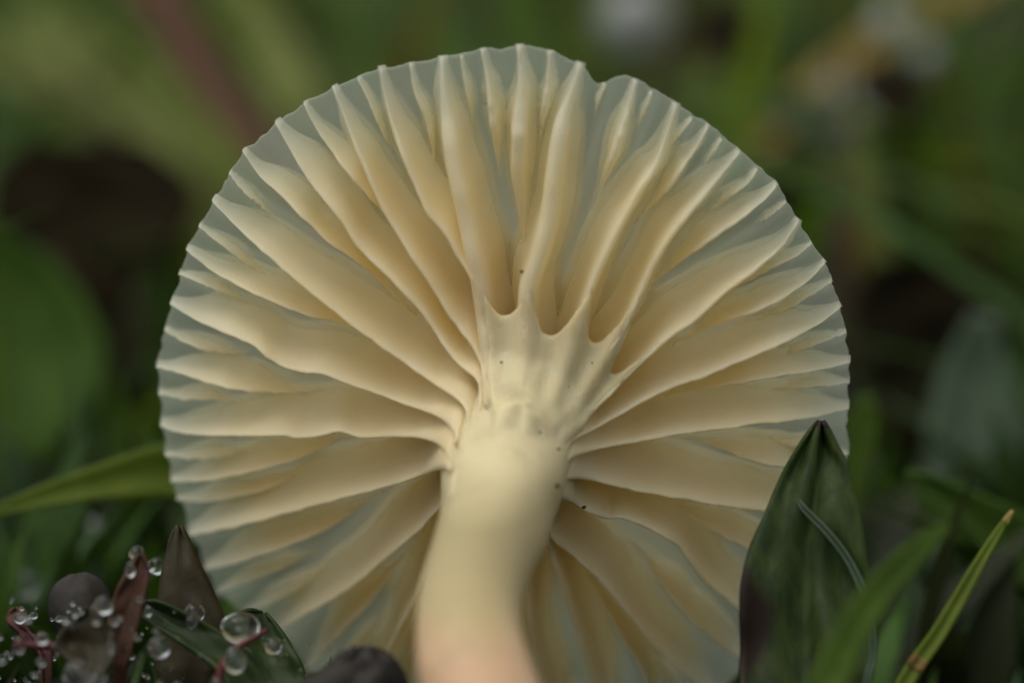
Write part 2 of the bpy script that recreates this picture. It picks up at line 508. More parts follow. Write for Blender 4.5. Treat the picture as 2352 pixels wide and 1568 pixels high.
# free edges of the gills: (kind, edge half-thickness, points from the margin inwards)
GILLS = [
    ('L', .030, [(1014, 138), (1022, 250), (1040, 380), (1062, 480), (1080, 570), (1099, 660), (1110, 740), (1118, 830), (1128, 920), (1136, 1010)]),
    ('S', .014, [(942, 150), (955, 215), (985, 290), (1002, 400)]),
    ('L', .010, [(873, 161), (885, 230), (905, 300), (930, 370), (960, 440), (985, 492), (1025, 542), (1050, 590), (1090, 655), (1112, 760), (1122, 850), (1130, 980)]),
    ('S', .012, [(822, 182), (850, 240), (880, 305), (903, 350)]),
    ('L', .011, [(765, 205), (790, 265), (832, 372), (880, 482), (930, 565), (980, 640), (1036, 730), (1085, 795), (1110, 850), (1114, 920), (1112, 1000)]),
    ('M', .010, [(698, 240), (730, 300), (772, 362), (817, 420), (880, 490), (940, 570), (975, 610)]),
    ('L', .011, [(632, 284), (670, 350), (720, 430), (780, 502), (827, 574), (903, 646), (971, 721), (1033, 813), (1067, 848), (1092, 866), (1103, 890), (1102, 935), (1092, 1000)]),
    ('M', .010, [(557, 349), (595, 405), (646, 450), (698, 501), (749, 553), (800, 588), (850, 625), (930, 705), (990, 760)]),
    ('S', .012, [(526, 400), (560, 440), (595, 470), (630, 500)]),
    ('L', .011, [(487, 462), (533, 511), (595, 568), (663, 629), (742, 694), (834, 766), (920, 827), (988, 875), (1048, 914), (1073, 945), (1076, 970), (1072, 1020)]),
    ('S', .012, [(456, 520), (505, 560), (560, 600), (610, 630)]),
    ('M', .010, [(427, 573), (460, 600), (492, 625), (561, 663), (629, 694), (697, 721), (766, 738), (840, 760), (930, 805)]),
    ('S', .012, [(410, 630), (470, 655), (530, 680), (580, 700)]),
    ('L', .010, [(390, 698), (451, 735), (527, 769), (588, 796), (619, 822), (650, 842), (691, 854), (739, 858), (800, 882), (868, 906), (937, 931), (1005, 957), (1033, 978), (1045, 997), (1046, 1025)]),
    ('S', .012, [(378, 757), (424, 786), (492, 807), (570, 812)]),
    ('M', .009, [(359, 843), (424, 861), (492, 882), (561, 897), (629, 902), (690, 899), (750, 886)]),
    ('S', .012, [(364, 905), (424, 916), (492, 917), (560, 922)]),
    ('L', .009, [(367, 978), (424, 995), (527, 1001), (646, 998), (687, 1006), (732, 1001), (776, 991), (817, 1001), (886, 1003), (954, 1003), (998, 1017), (1019, 1034), (1033, 1060)]),
    ('S', .012, [(379, 1046), (458, 1053), (527, 1043), (600, 1025)]),
    ('M', .009, [(391, 1107), (458, 1104), (513, 1097), (629, 1070), (697, 1046), (783, 1008), (850, 1005)]),
    ('S', .012, [(405, 1148), (480, 1150), (600, 1125), (680, 1095), (740, 1065)]),
    ('L', .009, [(432, 1230), (515, 1215), (584, 1198), (686, 1170), (789, 1143), (891, 1116), (960, 1095), (1005, 1076), (1022, 1074), (1035, 1082)]),
    ('M', .009, [(470, 1308), (550, 1290), (652, 1256), (755, 1212), (850, 1145), (900, 1120)]),
    ('S', .012, [(500, 1362), (570, 1335), (650, 1302), (730, 1265)]),
    ('S', .012, [(560, 1410), (620, 1385), (690, 1345), (750, 1300)]),
    ('L', .009, [(625, 1455), (686, 1420), (755, 1379), (823, 1334), (891, 1276), (960, 1218), (1004, 1172), (1040, 1140)]),
    ('M', .009, [(705, 1538), (735, 1505), (789, 1444), (850, 1380), (895, 1315), (950, 1250)]),
    ('S', .012, [(760, 1590), (810, 1520), (850, 1450), (880, 1400)]),
    ('L', .009, [(815, 1628), (850, 1575), (885, 1510), (920, 1440), (953, 1380), (1000, 1280), (1045, 1190)]),
    ('M', .009, [(905, 1670), (930, 1580), (950, 1500), (975, 1400), (1010, 1310)]),
    ('L', .009, [(985, 1698), (1000, 1600), (1030, 1450), (1070, 1300), (1090, 1220)]),
    ('M', .009, [(1060, 1712), (1075, 1600), (1090, 1500), (1100, 1400)]),
    ('L', .009, [(1130, 1720), (1135, 1600), (1140, 1450), (1150, 1300), (1155, 1200)]),
    ('M', .009, [(1200, 1722), (1195, 1600), (1180, 1500), (1175, 1400)]),
    ('L', .009, [(1290, 1720), (1262, 1600), (1228, 1490), (1215, 1400), (1207, 1330), (1200, 1260), (1195, 1200)]),
    ('S', .012, [(1345, 1713), (1320, 1610), (1290, 1530)]),
    ('L', .010, [(1405, 1702), (1370, 1567), (1329, 1461), (1288, 1341), (1254, 1239), (1235, 1180)]),
    ('M', .009, [(1520, 1666), (1483, 1546), (1431, 1468), (1394, 1395), (1350, 1320), (1320, 1280)]),
    ('S', .012, [(1575, 1640), (1540, 1570), (1490, 1500)]),
    ('L', .010, [(1640, 1605), (1568, 1546), (1500, 1478), (1431, 1396), (1380, 1334), (1329, 1287), (1278, 1246), (1254, 1208), (1240, 1165)]),
    ('M', .009, [(1745, 1515), (1690, 1505), (1654, 1481), (1585, 1420), (1520, 1341), (1479, 1275), (1440, 1235)]),
    ('L', .010, [(1810, 1440), (1760, 1425), (1702, 1403), (1671, 1378), (1619, 1334), (1585, 1290), (1551, 1249), (1500, 1218), (1442, 1193), (1411, 1187), (1394, 1191), (1339, 1167), (1300, 1150), (1270, 1138)]),
    ('M', .009, [(1885, 1310), (1800, 1290), (1700, 1250), (1620, 1205), (1551, 1155), (1500, 1138)]),
    ('S', .012, [(1905, 1255), (1820, 1240), (1740, 1205)]),
    ('L', .010, [(1930, 1185), (1830, 1180), (1723, 1168), (1654, 1160), (1568, 1146), (1466, 1128), (1397, 1110), (1346, 1099), (1305, 1100), (1290, 1115)]),
    ('M', .009, [(1943, 1110), (1880, 1085), (1799, 1070), (1757, 1064), (1695, 1045), (1600, 1012), (1540, 1005)]),
    ('S', .012, [(1949, 1045), (1900, 1040), (1840, 1030), (1760, 1005)]),
    ('L', .011, [(1950, 938), (1880, 957), (1815, 966), (1740, 973), (1660, 984), (1557, 998), (1455, 1015), (1369, 1032), (1318, 1049), (1297, 1066), (1290, 1085)]),
    ('S', .012, [(1951, 880), (1890, 886), (1830, 890), (1760, 895)]),
    ('M', .009, [(1953, 832), (1880, 850), (1780, 865), (1660, 886), (1560, 900), (1480, 935)]),
    ('S', .012, [(1943, 765), (1890, 785), (1840, 803), (1780, 822)]),
    ('L', .011, [(1930, 708), (1860, 757), (1780, 796), (1700, 830), (1626, 861), (1523, 899), (1438, 943), (1369, 984), (1320, 1010), (1296, 1035)]),
    ('S', .012, [(1910, 648), (1860, 680), (1800, 712), (1740, 735)]),
    ('M', .010, [(1894, 606), (1855, 645), (1780, 695), (1700, 728), (1620, 755), (1560, 785), (1520, 810)]),
    ('S', .012, [(1863, 562), (1820, 592), (1771, 616), (1693, 659), (1640, 690)]),
    ('L', .012, [(1832, 512), (1808, 548), (1780, 581), (1720, 632), (1660, 677), (1610, 722), (1588, 742), (1570, 752), (1523, 786), (1438, 868), (1390, 915), (1340, 968), (1300, 1012), (1272, 1045)]),
    ('S', .012, [(1804, 468), (1770, 495), (1735, 516)]),
    ('M', .010, [(1783, 428), (1750, 465), (1713, 495), (1635, 549), (1557, 604), (1500, 650), (1470, 690)]),
    ('S', .013, [(1738, 392), (1715, 425), (1693, 440), (1650, 470), (1620, 490)]),
    ('L', .014, [(1696, 354), (1654, 405), (1615, 452), (1568, 510), (1529, 561), (1498, 616), (1475, 666), (1455, 711), (1427, 769), (1400, 808), (1375, 850), (1340, 910), (1300, 965), (1252, 1030)]),
    ('S', .013, [(1656, 324), (1635, 355), (1611, 389)]),
    ('M', .011, [(1626, 294), (1596, 346), (1565, 390), (1537, 432), (1490, 480), (1455, 515)]),
    ('S', .013, [(1588, 276), (1565, 305), (1541, 334), (1525, 365)]),
    ('L', .016, [(1551, 246), (1529, 315), (1506, 385), (1474, 432), (1443, 487), (1412, 542), (1381, 610), (1361, 655), (1345, 700), (1325, 760), (1295, 840), (1268, 920), (1225, 1010)]),
    ('S', .012, [(1496, 216), (1478, 260), (1459, 300)]),
    ('M', .018, [(1460, 190), (1439, 268), (1412, 354), (1380, 432), (1361, 480)]),
    ('S', .012, [(1388, 198), (1375, 230), (1365, 268)]),
    ('L', .030, [(1332, 153), (1312, 217), (1292, 276), (1278, 354), (1268, 432), (1257, 510), (1240, 585), (1225, 632), (1210, 675), (1205, 740), (1206, 815), (1203, 900), (1192, 1000)]),
    ('M', .016, [(1262, 124), (1256, 200), (1246, 280), (1238, 340)]),
    ('M', .030, [(1191, 110), (1197, 200), (1192, 300), (1188, 390), (1195, 460), (1200, 540), (1196, 600)]),
    ('M', .016, [(1107, 119), (1120, 190), (1131, 280), (1148, 410)]),
    ('S', .012, [(1058, 132), (1068, 190), (1082, 250), (1090, 300)]),
]


def gill_points(kind, pts, n, e0, seed):
    long_end = kind == 'L' and pts[-1][1] < 1048 and pts[0][1] < 520
    if long_end:                                   # the top gills run down onto the stem
        pts = pts + [(pts[-1][0] * 0.75 + 1160 * 0.25, pts[-1][1] + 65)]
    P = smooth_poly(pts, n)
    wv = 0.2
    out = []
    for i, (px, py) in enumerate(P):
        t = i / (n - 1)
        for _ in range(40):
            u, v = ray_plane(px, py, wv)
            s, rho = s_cap(u, v)
            h = float(np.interp(rho, H_R, H_L))
            if kind == 'L':
                h -= (0.55 if long_end else 0.03) * float(sstep(0.80 if long_end else 0.84, 1.0, t))
            elif kind == 'M':
                h *= 0.80 * (1 - 0.95 * float(sstep(0.40, 1.0, t)))
            elif kind == 'S':
                h *= 0.55 * (1 - 0.97 * float(sstep(0.25, 1.0, t)))
            wv = 0.6 * wv + 0.4 * (s + h)
        out.append((u, v, wv, s, rho, t))
    return np.array(out)


stem_foot = W((-0.02, -2.05, 1.62))
stem_foot[2] = ground_h(stem_foot[0], stem_foot[1]) - 0.05
mush = bpy.data.objects.new('mushroom', None)
COL.objects.link(mush)
mush.location = stem_foot
mush.empty_display_size = 0.3
tag(mush, 'pale cream mushroom seen from below, with radiating gills and thick bent stem', 'mushroom')

for kind, e0, pts in GILLS:
    u, v = ray_plane(pts[0][0], pts[0][1], 0.02)
    TIPS.append(math.atan2(v, u))
TIPS.sort()

# cap: thin translucent shell, closed at the margin
NT, NR = 560, 46
rhos = 1 - (1 - np.linspace(0.03, 1, NR)) ** 1.25
Vb, Vt, RH = [], [], []
for r in rhos:
    for j in range(NT):
        th = 2 * math.pi * j / NT - math.pi
        R = rim_R(th) * r
        u, v = R * math.cos(th), R * math.sin(th)
        s, rho = s_cap(u, v)
        rb_, gap = rib(th)
        jag = 0.006 * nz(th * 40, 7.0) * r ** 8 - 0.09 * gap * rb_ * r ** 14
        s -= 0.22 * gap * rb_ * float(sstep(0.45, 0.95, r))
        u *= 1 + jag; v *= 1 + jag
        Vb.append(W(loc2cam(u, v, s)))
        th_k = 0.016 + 0.16 * (1 - r ** 2) ** 1.3
        Vt.append(W(loc2cam(u, v, s - th_k)))
        RH.append(rho)
n1 = len(Vb)
F = grid_faces(NR, NT, 0, True, flip=True) + grid_faces(NR, NT, n1, True)
o1 = (NR - 1) * NT
for j in range(NT):
    k2 = (j + 1) % NT
    F.append((o1 + j, o1 + k2, n1 + o1 + k2, n1 + o1 + j))
F.append(list(range(NT)))
F.append([n1 + j for j in range(NT)][::-1])
mesh_obj('cap', Vb + Vt, F, M['cap'], stem_foot, mush, attrs={'rho': RH + RH})

UNI_V, UNI_F = [], []              # inner ends of the gills and the webs, fused with the stem below


def fuse(V, F):
    o_ = len(UNI_V)
    UNI_V.extend([list(map(float, v)) for v in V])
    UNI_F.extend([[int(i) + o_ for i in f] for f in F])


# gills
for gi, (kind, e0, pts) in enumerate(GILLS):
    n = {'L': 46, 'M': 34, 'S': 22}[kind]
    G = gill_points(kind, pts, n, e0, gi)
    uv = G[:, :2]
    T = np.gradient(uv, axis=0); T /= np.linalg.norm(T, axis=1, keepdims=True) + 1e-9
    Lt = np.stack([-T[:, 1], T[:, 0]], 1)
    Q = [0.0, 0.05, 0.15, 0.35, 0.6, 0.75, 0.88, 1.0]
    V = []
    V2 = []
    GA, GB = [], []
    nq = len(Q)
    for i in range(n):
        u, v, wf, s, rho, t = G[i]
        lift = 0.0
        # little nicks and serration of the edge
        wf2 = wf + 0.008 * nz(t * 80, gi * 3.7) * min(1, rho * 3) + 0.010 * nz(t * 11, gi * 5.1)
        hgt = max(wf2 - (s - 0.008 - 0.022 * (1 - float(sstep(0.86, 0.97, rho)))), 0.006)
        wob = (0.030 * nz(t * 3.2, gi * 2.3, 1.0) + 0.012 * nz(t * 9, gi * 2.3, 4.0)) * min(1, hgt / 0.2) * (1 - float(sstep(0.85, 1.0, t)) * (kind == 'L'))
        ee = e0 * (0.55 + 0.45 * min(1, hgt / 0.25)) * (1 - 0.72 * float(sstep(0.82, 1.0, rho)))
        if kind != 'L':
            ee *= 1 - 0.8 * float(sstep(0.55, 1.0, t))
        er = ee + 0.024 * min(1, hgt / 0.25) * (1 if kind == 'L' else 0.8)
        ring = []
        ring2 = []
        for side in (1, -1):
            qq = Q if side == 1 else Q[::-1]
            for q in qq:
                if q == 0.0:
                    hw = ee * 0.35
                elif q == 0.05:
                    hw = ee * 0.8
                else:
                    hw = ee + (er - ee) * q ** 1.6 + 0.040 * max(0, (q - 0.55) / 0.45) ** 2.5 * min(1, hgt / 0.2)
                off = wob * q + side * hw
                ring.append(W(loc2cam(u + Lt[i, 0] * off, v + Lt[i, 1] * off, wf2 - hgt * q)))
                of2 = wob * q + side * hw * 0.6
                ring2.append(W(loc2cam(u + Lt[i, 0] * of2, v + Lt[i, 1] * of2, wf2 - hgt * q - 0.012 * (1 - q))))
        V += ring
        V2 += ring2
        for side in (1, -1):
            for q in (Q if side == 1 else Q[::-1]):
                GA.append(rho)
                GB.append(min(0.85, (0.0 if kind == 'L' else 0.75 * float(sstep(0.6, 1.0, t))) + 0.30 * float(sstep(0.80, 1.0, rho)) + 0.40 * q ** 2.6 * float(sstep(0.25, 0.6, rho))))
    m2 = 2 * nq
    F = grid_faces(n, m2, 0, True)
    F.append(list(range(m2))[::-1])
    F.append([(n - 1) * m2 + j for j in range(m2)])
    mesh_obj('gill', V, F, M['gill'], stem_foot, mush, attrs={'rho': GA, 'thin': GB})
    if kind == 'L':
        i0 = next(i for i in range(n) if G[i, 4] < 0.235 or i > n - 6)
        Fs = grid_faces(n - i0, m2, 0, True)
        Fs.append(list(range(m2))[::-1]); Fs.append([(n - i0 - 1) * m2 + j for j in range(m2)])
        fuse(V2[i0 * m2:], Fs)


def edge_w(px, py, dw):
    wv = 0.4
    for _ in range(40):
        u, v = ray_plane(px, py, wv)
        s, rho = s_cap(u, v)
        wv = 0.6 * wv + 0.4 * (s + float(np.interp(rho, H_R, H_L)) + dw)
    return W(loc2cam(u, v, wv))


# webs of flesh joining neighbouring gills above the stem, each ending in a round opening
PA = [(1105, 650), (1112, 720), (1118, 790), (1122, 860), (1128, 920), (1136, 1010), (1142, 1080)]
PB = [(1222, 640), (1212, 700), (1207, 760), (1206, 830), (1203, 920), (1192, 1010), (1182, 1085)]
PC = [(1368, 640), (1345, 700), (1325, 760), (1300, 830), (1265, 920), (1225, 1010), (1205, 1090)]
PD = [(1482, 650), (1457, 706), (1427, 768), (1390, 822), (1335, 915), (1252, 1030), (1228, 1095)]
PE = [(1540, 775), (1490, 818), (1440, 866), (1390, 915), (1340, 968), (1272, 1045), (1248, 1100)]
for (LP, RP, deep) in [(PA, PB, 0.82), (PB, PC, 0.71), (PC, PD, 0.69), (PD, PE, 0.60)]:
    na, nb = 22, 17
    A = smooth_poly(LP[::-1], 60); B = smooth_poly(RP[::-1], 60)      # from the stem outwards
    rows = []
    for j in range(nb):
        vv = j / (nb - 1)
        send = deep + (0.97 - deep) * abs(2 * vv - 1) ** 2.6
        row = []
        for i in range(na):
            ss = send * i / (na - 1)
            a = np.array([np.interp(ss * 59, range(60), A[:, k]) for k in (0, 1)])
            b = np.array([np.interp(ss * 59, range(60), B[:, k]) for k in (0, 1)])
            p = a * (1 - vv) + b * vv
            sag = -0.010 - 0.040 * math.sin(math.pi * vv) ** 1.5 - 0.48 * (1 - float(sstep(-0.05, 0.45, i / (na - 1))))
            row.append(edge_w(p[0], p[1], sag))
        rows.append(row)
    tmp = sheet('gill_web', rows, 0.034, M['web'], (0, 0, 0))
    fuse([v.co[:] for v in tmp.data.vertices], [p.vertices[:] for p in tmp.data.polygons])
    bpy.data.objects.remove(tmp)

# stem
sp = []
for wv, rad in [(0.02, 0.20), (0.30, 0.220), (0.42, 0.222), (0.52, 0.218), (0.62, 0.213), (0.74, 0.205), (0.88, 0.194), (1.02, 0.184)]:
    sp.append(tuple(Cc + Nn * wv) + (rad,))
for px, py, z, rad in [(1108, 1270, 0.79, 0.172), (1086, 1350, 0.97, 0.167), (1077, 1430, 1.12, 0.170), (1082, 1500, 1.23, 0.176),
                       (1100, 1575, 1.33, 0.181), (1145, 1720, 1.46, 0.19), (1190, 1900, 1.56, 0.195), (1180, 2200, 1.60, 0.21)]:
    f = (D - z) / D
    sp.append(((px - 1176) * K * f, (784 - py) * K * f, z, rad))
sp = smooth_poly(sp, 90)
V, F = tube_mesh([W(p[:3]) for p in sp], sp[:, 3], 40, 0.05)
fuse(V, F)
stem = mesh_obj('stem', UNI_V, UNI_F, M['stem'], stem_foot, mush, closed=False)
bm = bmesh.new(); bm.from_mesh(stem.data)
bmesh.ops.recalc_face_normals(bm, faces=bm.faces)
bm.to_mesh(stem.data); bm.free()
md = stem.modifiers.new('fuse', 'REMESH')
md.mode = 'VOXEL'; md.voxel_size = 0.008; md.use_smooth_shade = True
md = stem.modifiers.new('soften', 'SMOOTH')
md.factor = 0.5; md.iterations = 20

# specks of dirt caught on the mushroom
M['speck'], _t, _b = new_mat('dark_speck')
_b.inputs['Base Color'].default_value = (0.10, 0.035, 0.02, 1)
_b.inputs['Roughness'].default_value = 0.9


def blob(name, c, r, mat, squash=(1, 1, 1), seed=0, rough=0.25, parent=None, nu=10, nv=7, origin=None):
    V = []
    for i in range(1, nv):
        ph = math.pi * i / nv
        for j in range(nu):
            th = 2 * math.pi * j / nu
            d = np.array([math.sin(ph) * math.cos(th) * squash[0], math.sin(ph) * math.sin(th) * squash[1], math.cos(ph) * squash[2]])
            k = r * (1 + rough * nz(d[0] * 1.5 + seed, d[1] * 1.5, d[2] * 1.5))
            V.append(c + AX * d[0] * k + AY * d[1] * k + AZ * d[2] * k)
    n = len(V)
    V += [c + AZ * r * squash[2], c - AZ * r * squash[2]]
    F = grid_faces(nv - 1, nu, 0, True)
    for j in range(nu):
        F.append((n, (j + 1) % nu, j)[::-1])
        F.append((n + 1, (nv - 2) * nu + j, (nv - 2) * nu + (j + 1) % nu)[::-1])
    return mesh_obj(name, V, F, mat, c if origin is None else origin, parent)


SPECKS = [(1281, 1114, 6, 0.05), (1198, 624, 5, 0.01), (1152, 832, 3.5, 0.012), (1240, 992, 4, 0.02), (1283, 1030, 4, 0.03), (1342, 1164, 5, 0.0),
          (1305, 888, 2.5, 0.0), (1115, 238, 3, 0.0), (1360, 833, 2.5, 0.0)]
for k, (px, py, r, dw) in enumerate(SPECKS):
    c = edge_w(px, py, 0.0)
    c = c + AZ * dw
    blob('speck', c, r * K, M['speck'], (1, 0.8, 0.6), k, 0.5, mush, 8, 6)

# ------------------------------------------------------------------ leaves, blades
M['leaf_dark'] = leaf_mat('broad_leaf', lin(46, 62, 22), lin(30, 44, 15), 3.0, 0.55, 0.12, 0.25, None, lin(62, 62, 22))
M['leaf_stained'] = leaf_mat('broad_leaf_stained', lin(54, 68, 22), lin(34, 50, 17), 4.0, 0.55, 0.10, 0.22, (7, 7, 1.2), lin(46, 48, 20), stain=lin(38, 27, 16))
M['blade'] = leaf_mat('grass_blade', lin(80, 104, 30), lin(64, 88, 22), 8, 0.6, 0.35, 0.2)
M['blade_yellow'] = leaf_mat('grass_blade_yellowish', lin(112, 128, 44), lin(96, 114, 34), 8, 0.55, 0.4, 0.25)
M['blade_deep'] = leaf_mat('grass_blade_deep', lin(84, 112, 42), lin(66, 96, 33), 6, 0.6, 0.3, 0.2)
M['blade_grey'] = leaf_mat('grass_blade_bluish', lin(74, 92, 66), lin(58, 76, 54), 4, 0.4, 0.2)
M['blade_pale'] = leaf_mat('grass_blade_pale', lin(140, 146, 84), lin(122, 132, 66), 8, 0.6, 0.4, 0.2)
M['straw'] = leaf_mat('dry_straw', lin(186, 164, 96), lin(160, 134, 72), 5, 0.5, 0.35)
M['twig'] = leaf_mat('reddish_stalk', lin(110, 72, 58), lin(88, 62, 44), 5, 0.6, 0.05)
M['red_leaf'] = leaf_mat('reddish_brown_leaf', lin(72, 42, 24), lin(52, 36, 18), 14, 0.6, 0.1, 0.25, None, lin(66, 30, 32))
M['purple_leaf'] = leaf_mat('purplish_leaf', lin(46, 40, 34), lin(33, 31, 23), 14, 0.6, 0.08, 0.25)
M['red_stalk'] = leaf_mat('dark_red_stalk', lin(92, 32, 34), lin(70, 26, 26), 8, 0.5, 0.05)
M['olive'] = leaf_mat('olive_brown_leaf', lin(54, 44, 22), lin(40, 38, 16), 12, 0.55, 0.12, 0.25)
M['moss'] = leaf_mat('moss', lin(60, 90, 34), lin(48, 74, 28), 6, 0.6, 0.3, 0.2, tint=True)
M['grass'] = leaf_mat('meadow_grass', lin(60, 90, 34), lin(48, 74, 28), 6, 0.6, 0.35, 0.2, tint=True)


def to_ground(p, lean=(0, 0)):
    q = np.array(p, float) + np.array([lean[0], lean[1], 0])
    q[2] = ground_h(q[0], q[1]) - 0.08
    return q


def blade(name, pts, mat, fold=0.25, thick=0.012, rooted=True, lean=(0, 0), n=36, nc=7, turn=0.0):
    """pts: (px, py, z, width in reference px) from tip to base; folded along the midrib; the foot goes down to the soil"""
    rows_c = [list(at(p[0], p[1], p[2])) + [p[3] * K * (D - p[2]) / D] for p in pts]
    if rooted:
        l = rows_c[-1]
        f = to_ground(l[:3], lean)
        if l[2] > f[2] + 0.1:
            rows_c.append(list(f) + [l[3] * 0.7])
    Q = smooth_poly(rows_c, n)
    C, Wd = Q[:, :3], np.maximum(Q[:, 3], 0.004)
    T = np.gradient(C, axis=0); T /= np.linalg.norm(T, axis=1, keepdims=True)
    rows = []
    for i in range(n):
        side = np.cross(AZ, T[i])
        ln = np.linalg.norm(side)
        side = side / ln if ln > 1e-3 else AX
        nrm = np.cross(T[i], side)
        a = turn
        s2 = side * math.cos(a) + nrm * math.sin(a); n2 = -side * math.sin(a) + nrm * math.cos(a)
        row = []
        for j in range(nc):
            x = (j / (nc - 1) - 0.5) * Wd[i]
            row.append(C[i] + s2 * x + n2 * fold * (abs(x) * 1.0 - Wd[i] * 0.25))
        rows.append(row)
    return sheet(name, rows, thick, mat, origin=C[-1])


def leaf(name, left, right, mat, zf, n=40, nc=13, cup=0.12, thick=0.012, ripple=0.01, seed=0, parent=None, rooted=True, origin=None, stain=None):
    """outline given by its left and right margins (tip first, reference px); zf(t) = depth along the leaf"""
    A = smooth_poly(left, n); B = smooth_poly(right, n)
    rows = []
    for i in range(n):
        t = i / (n - 1)
        row = []
        wd = np.linalg.norm(B[i] - A[i]) * K
        for j in range(nc):
            v = j / (nc - 1)
            p = A[i] * (1 - v) + B[i] * v
            z = zf(t) - cup * wd * (1 - (2 * v - 1) ** 2) * 2 + ripple * nz(v * 4 + seed, t * 5, seed * 1.3) - 0.05 * wd * math.exp(-((v - 0.5) / 0.06) ** 2)
            row.append(at(p[0], p[1], z))
        rows.append(row)
    if rooted:
        # draw in the foot to a stalk that stands in the soil
        base = np.array(rows[-1]); c = base.mean(0)
        f = to_ground(c)
        for k in range(1, 7):
            q = k / 6
            cc = c * (1 - q) + f * q
            rows.append([cc + (b - c) * ((1 - q) ** 1.5 * 0.9 + 0.1) * (1 if k < 6 else 0.9) for b in base])
    att = None
    if stain:
        R_ = len(rows)
        att = {'stain': [[stain(min(1, i / (n - 1)), j / (nc - 1)) for j in range(nc)] for i in range(R_)]}
    return sheet(name, rows, thick, mat, origin=origin, parent=parent, attrs=att)


G_R = 'grass blades at the right of the mushroom'
o = leaf('broad_leaf', [(1880, 966), (1850, 1000), (1800, 1082), (1750, 1190), (1718, 1265), (1703, 1330), (1700, 1400), (1702, 1480), (1700, 1560), (1720, 1640), (1780, 1720)],
         [(1892, 966), (1905, 985), (1928, 1030), (1950, 1065), (1962, 1120), (1975, 1180), (1990, 1260), (2004, 1340), (2012, 1420), (2010, 1520), (1980, 1620), (1900, 1720)],
         M['leaf_stained'], lambda t: 0.12 + 0.30 * t, cup=0.04, n=56, nc=21, ripple=0.06, seed=3,
         stain=lambda t, v: max(0, 1 - v * 2.2) * math.exp(-((t - 0.62) / 0.22) ** 2) + 0.9 * math.exp(-(t / 0.03) ** 2) + 0.35 * math.exp(-((v - 0.98) / 0.05) ** 2))
tag(o, 'broad dark green pointed leaf standing in front of the cap margin', 'leaf')
o = blade('leaf_stalk', [(1832, 1148, 0.22, 10), (1850, 1172, 0.23, 15), (1900, 1222, 0.25, 17), (1945, 1280, 0.27, 17), (1975, 1340, 0.30, 18), (1996, 1400, 0.33, 19),
                         (2006, 1470, 0.36, 18), (2002, 1530, 0.38, 16), (1990, 1600, 0.4, 16)], M['blade_grey'], fold=0.8, thick=0.01, turn=0.3)
tag(o, 'thin curved greyish green blade arching across the broad dark leaf', 'grass blade')
o = blade('grass_blade', [(2175, 1205, 1.25, 20), (2110, 1262, 1.28, 58), (2030, 1345, 1.32, 74), (1965, 1440, 1.36, 80), (1915, 1545, 1.4, 84), (1890, 1640, 1.45, 84)], M['blade'])
tag(o, 'soft blurred green blade leaning across the foot of the broad dark leaf', 'grass blade')
o = blade('grass_blade', [(2325, 1174, 0.35, 4), (2300, 1210, 0.35, 15), (2262, 1272, 0.36, 24), (2210, 1362, 0.38, 32), (2155, 1455, 0.40, 36), (2108, 1520, 0.42, 38), (2065, 1590, 0.44, 38), (2000, 1700, 0.46, 38)], M['blade_yellow'], fold=0.5)
tag(o, 'sharp straight yellow green blade with orange tip and brown joint', 'grass blade')
nodep = at(2106, 1522, 0.42)
M['joint'] = leaf_mat('brown_joint', lin(132, 104, 56), lin(104, 92, 44), 30, 0.6, 0.2, 0.2)
jn = blade('joint', [(2116, 1509, 0.424, 37), (2107, 1522, 0.427, 39), (2098, 1535, 0.430, 38)], M['joint'], rooted=False, n=6, fold=0.5)
jn.parent = o; jn.location = jn.location - o.location
tp = blade('tip', [(2327, 1172, 0.352, 4), (2318, 1184, 0.352, 10), (2308, 1200, 0.352, 15)], M['straw'], rooted=False, n=6, fold=0.5)
tp.parent = o; tp.location = tp.location - o.location
o = blade('grass_blade', [(2082, 1086, -1.3, 10), (2130, 1112, -1.35, 50), (2210, 1170, -1.4, 100), (2300, 1232, -1.5, 140), (2420, 1310, -1.6, 150), (2560, 1400, -1.7, 150)], M['blade_deep'], fold=0.6)
tag(o, 'broad dark green blade with brownish tip pointing towards the cap', 'grass blade')
o = blade('grass_blade', [(2260, 720, -3.4, 60), (2240, 900, -3.4, 190), (2235, 1150, -3.3, 240), (2240, 1400, -3.2, 240), (2250, 1650, -3.1, 240)], M['blade_grey'])
tag(o, 'wide blurred bluish green blade upright behind the yellow green blade', 'grass blade')
o = blade('grass_blade', [(1990, 905, -2.2, 20), (1985, 960, -2.2, 70), (1965, 1040, -2.2, 80), (1940, 1150, -2.2, 70), (1930, 1300, -2.2, 60)], M['blade'])
tag(o, 'small blurred green blade peeping out past the right cap margin', 'grass blade')

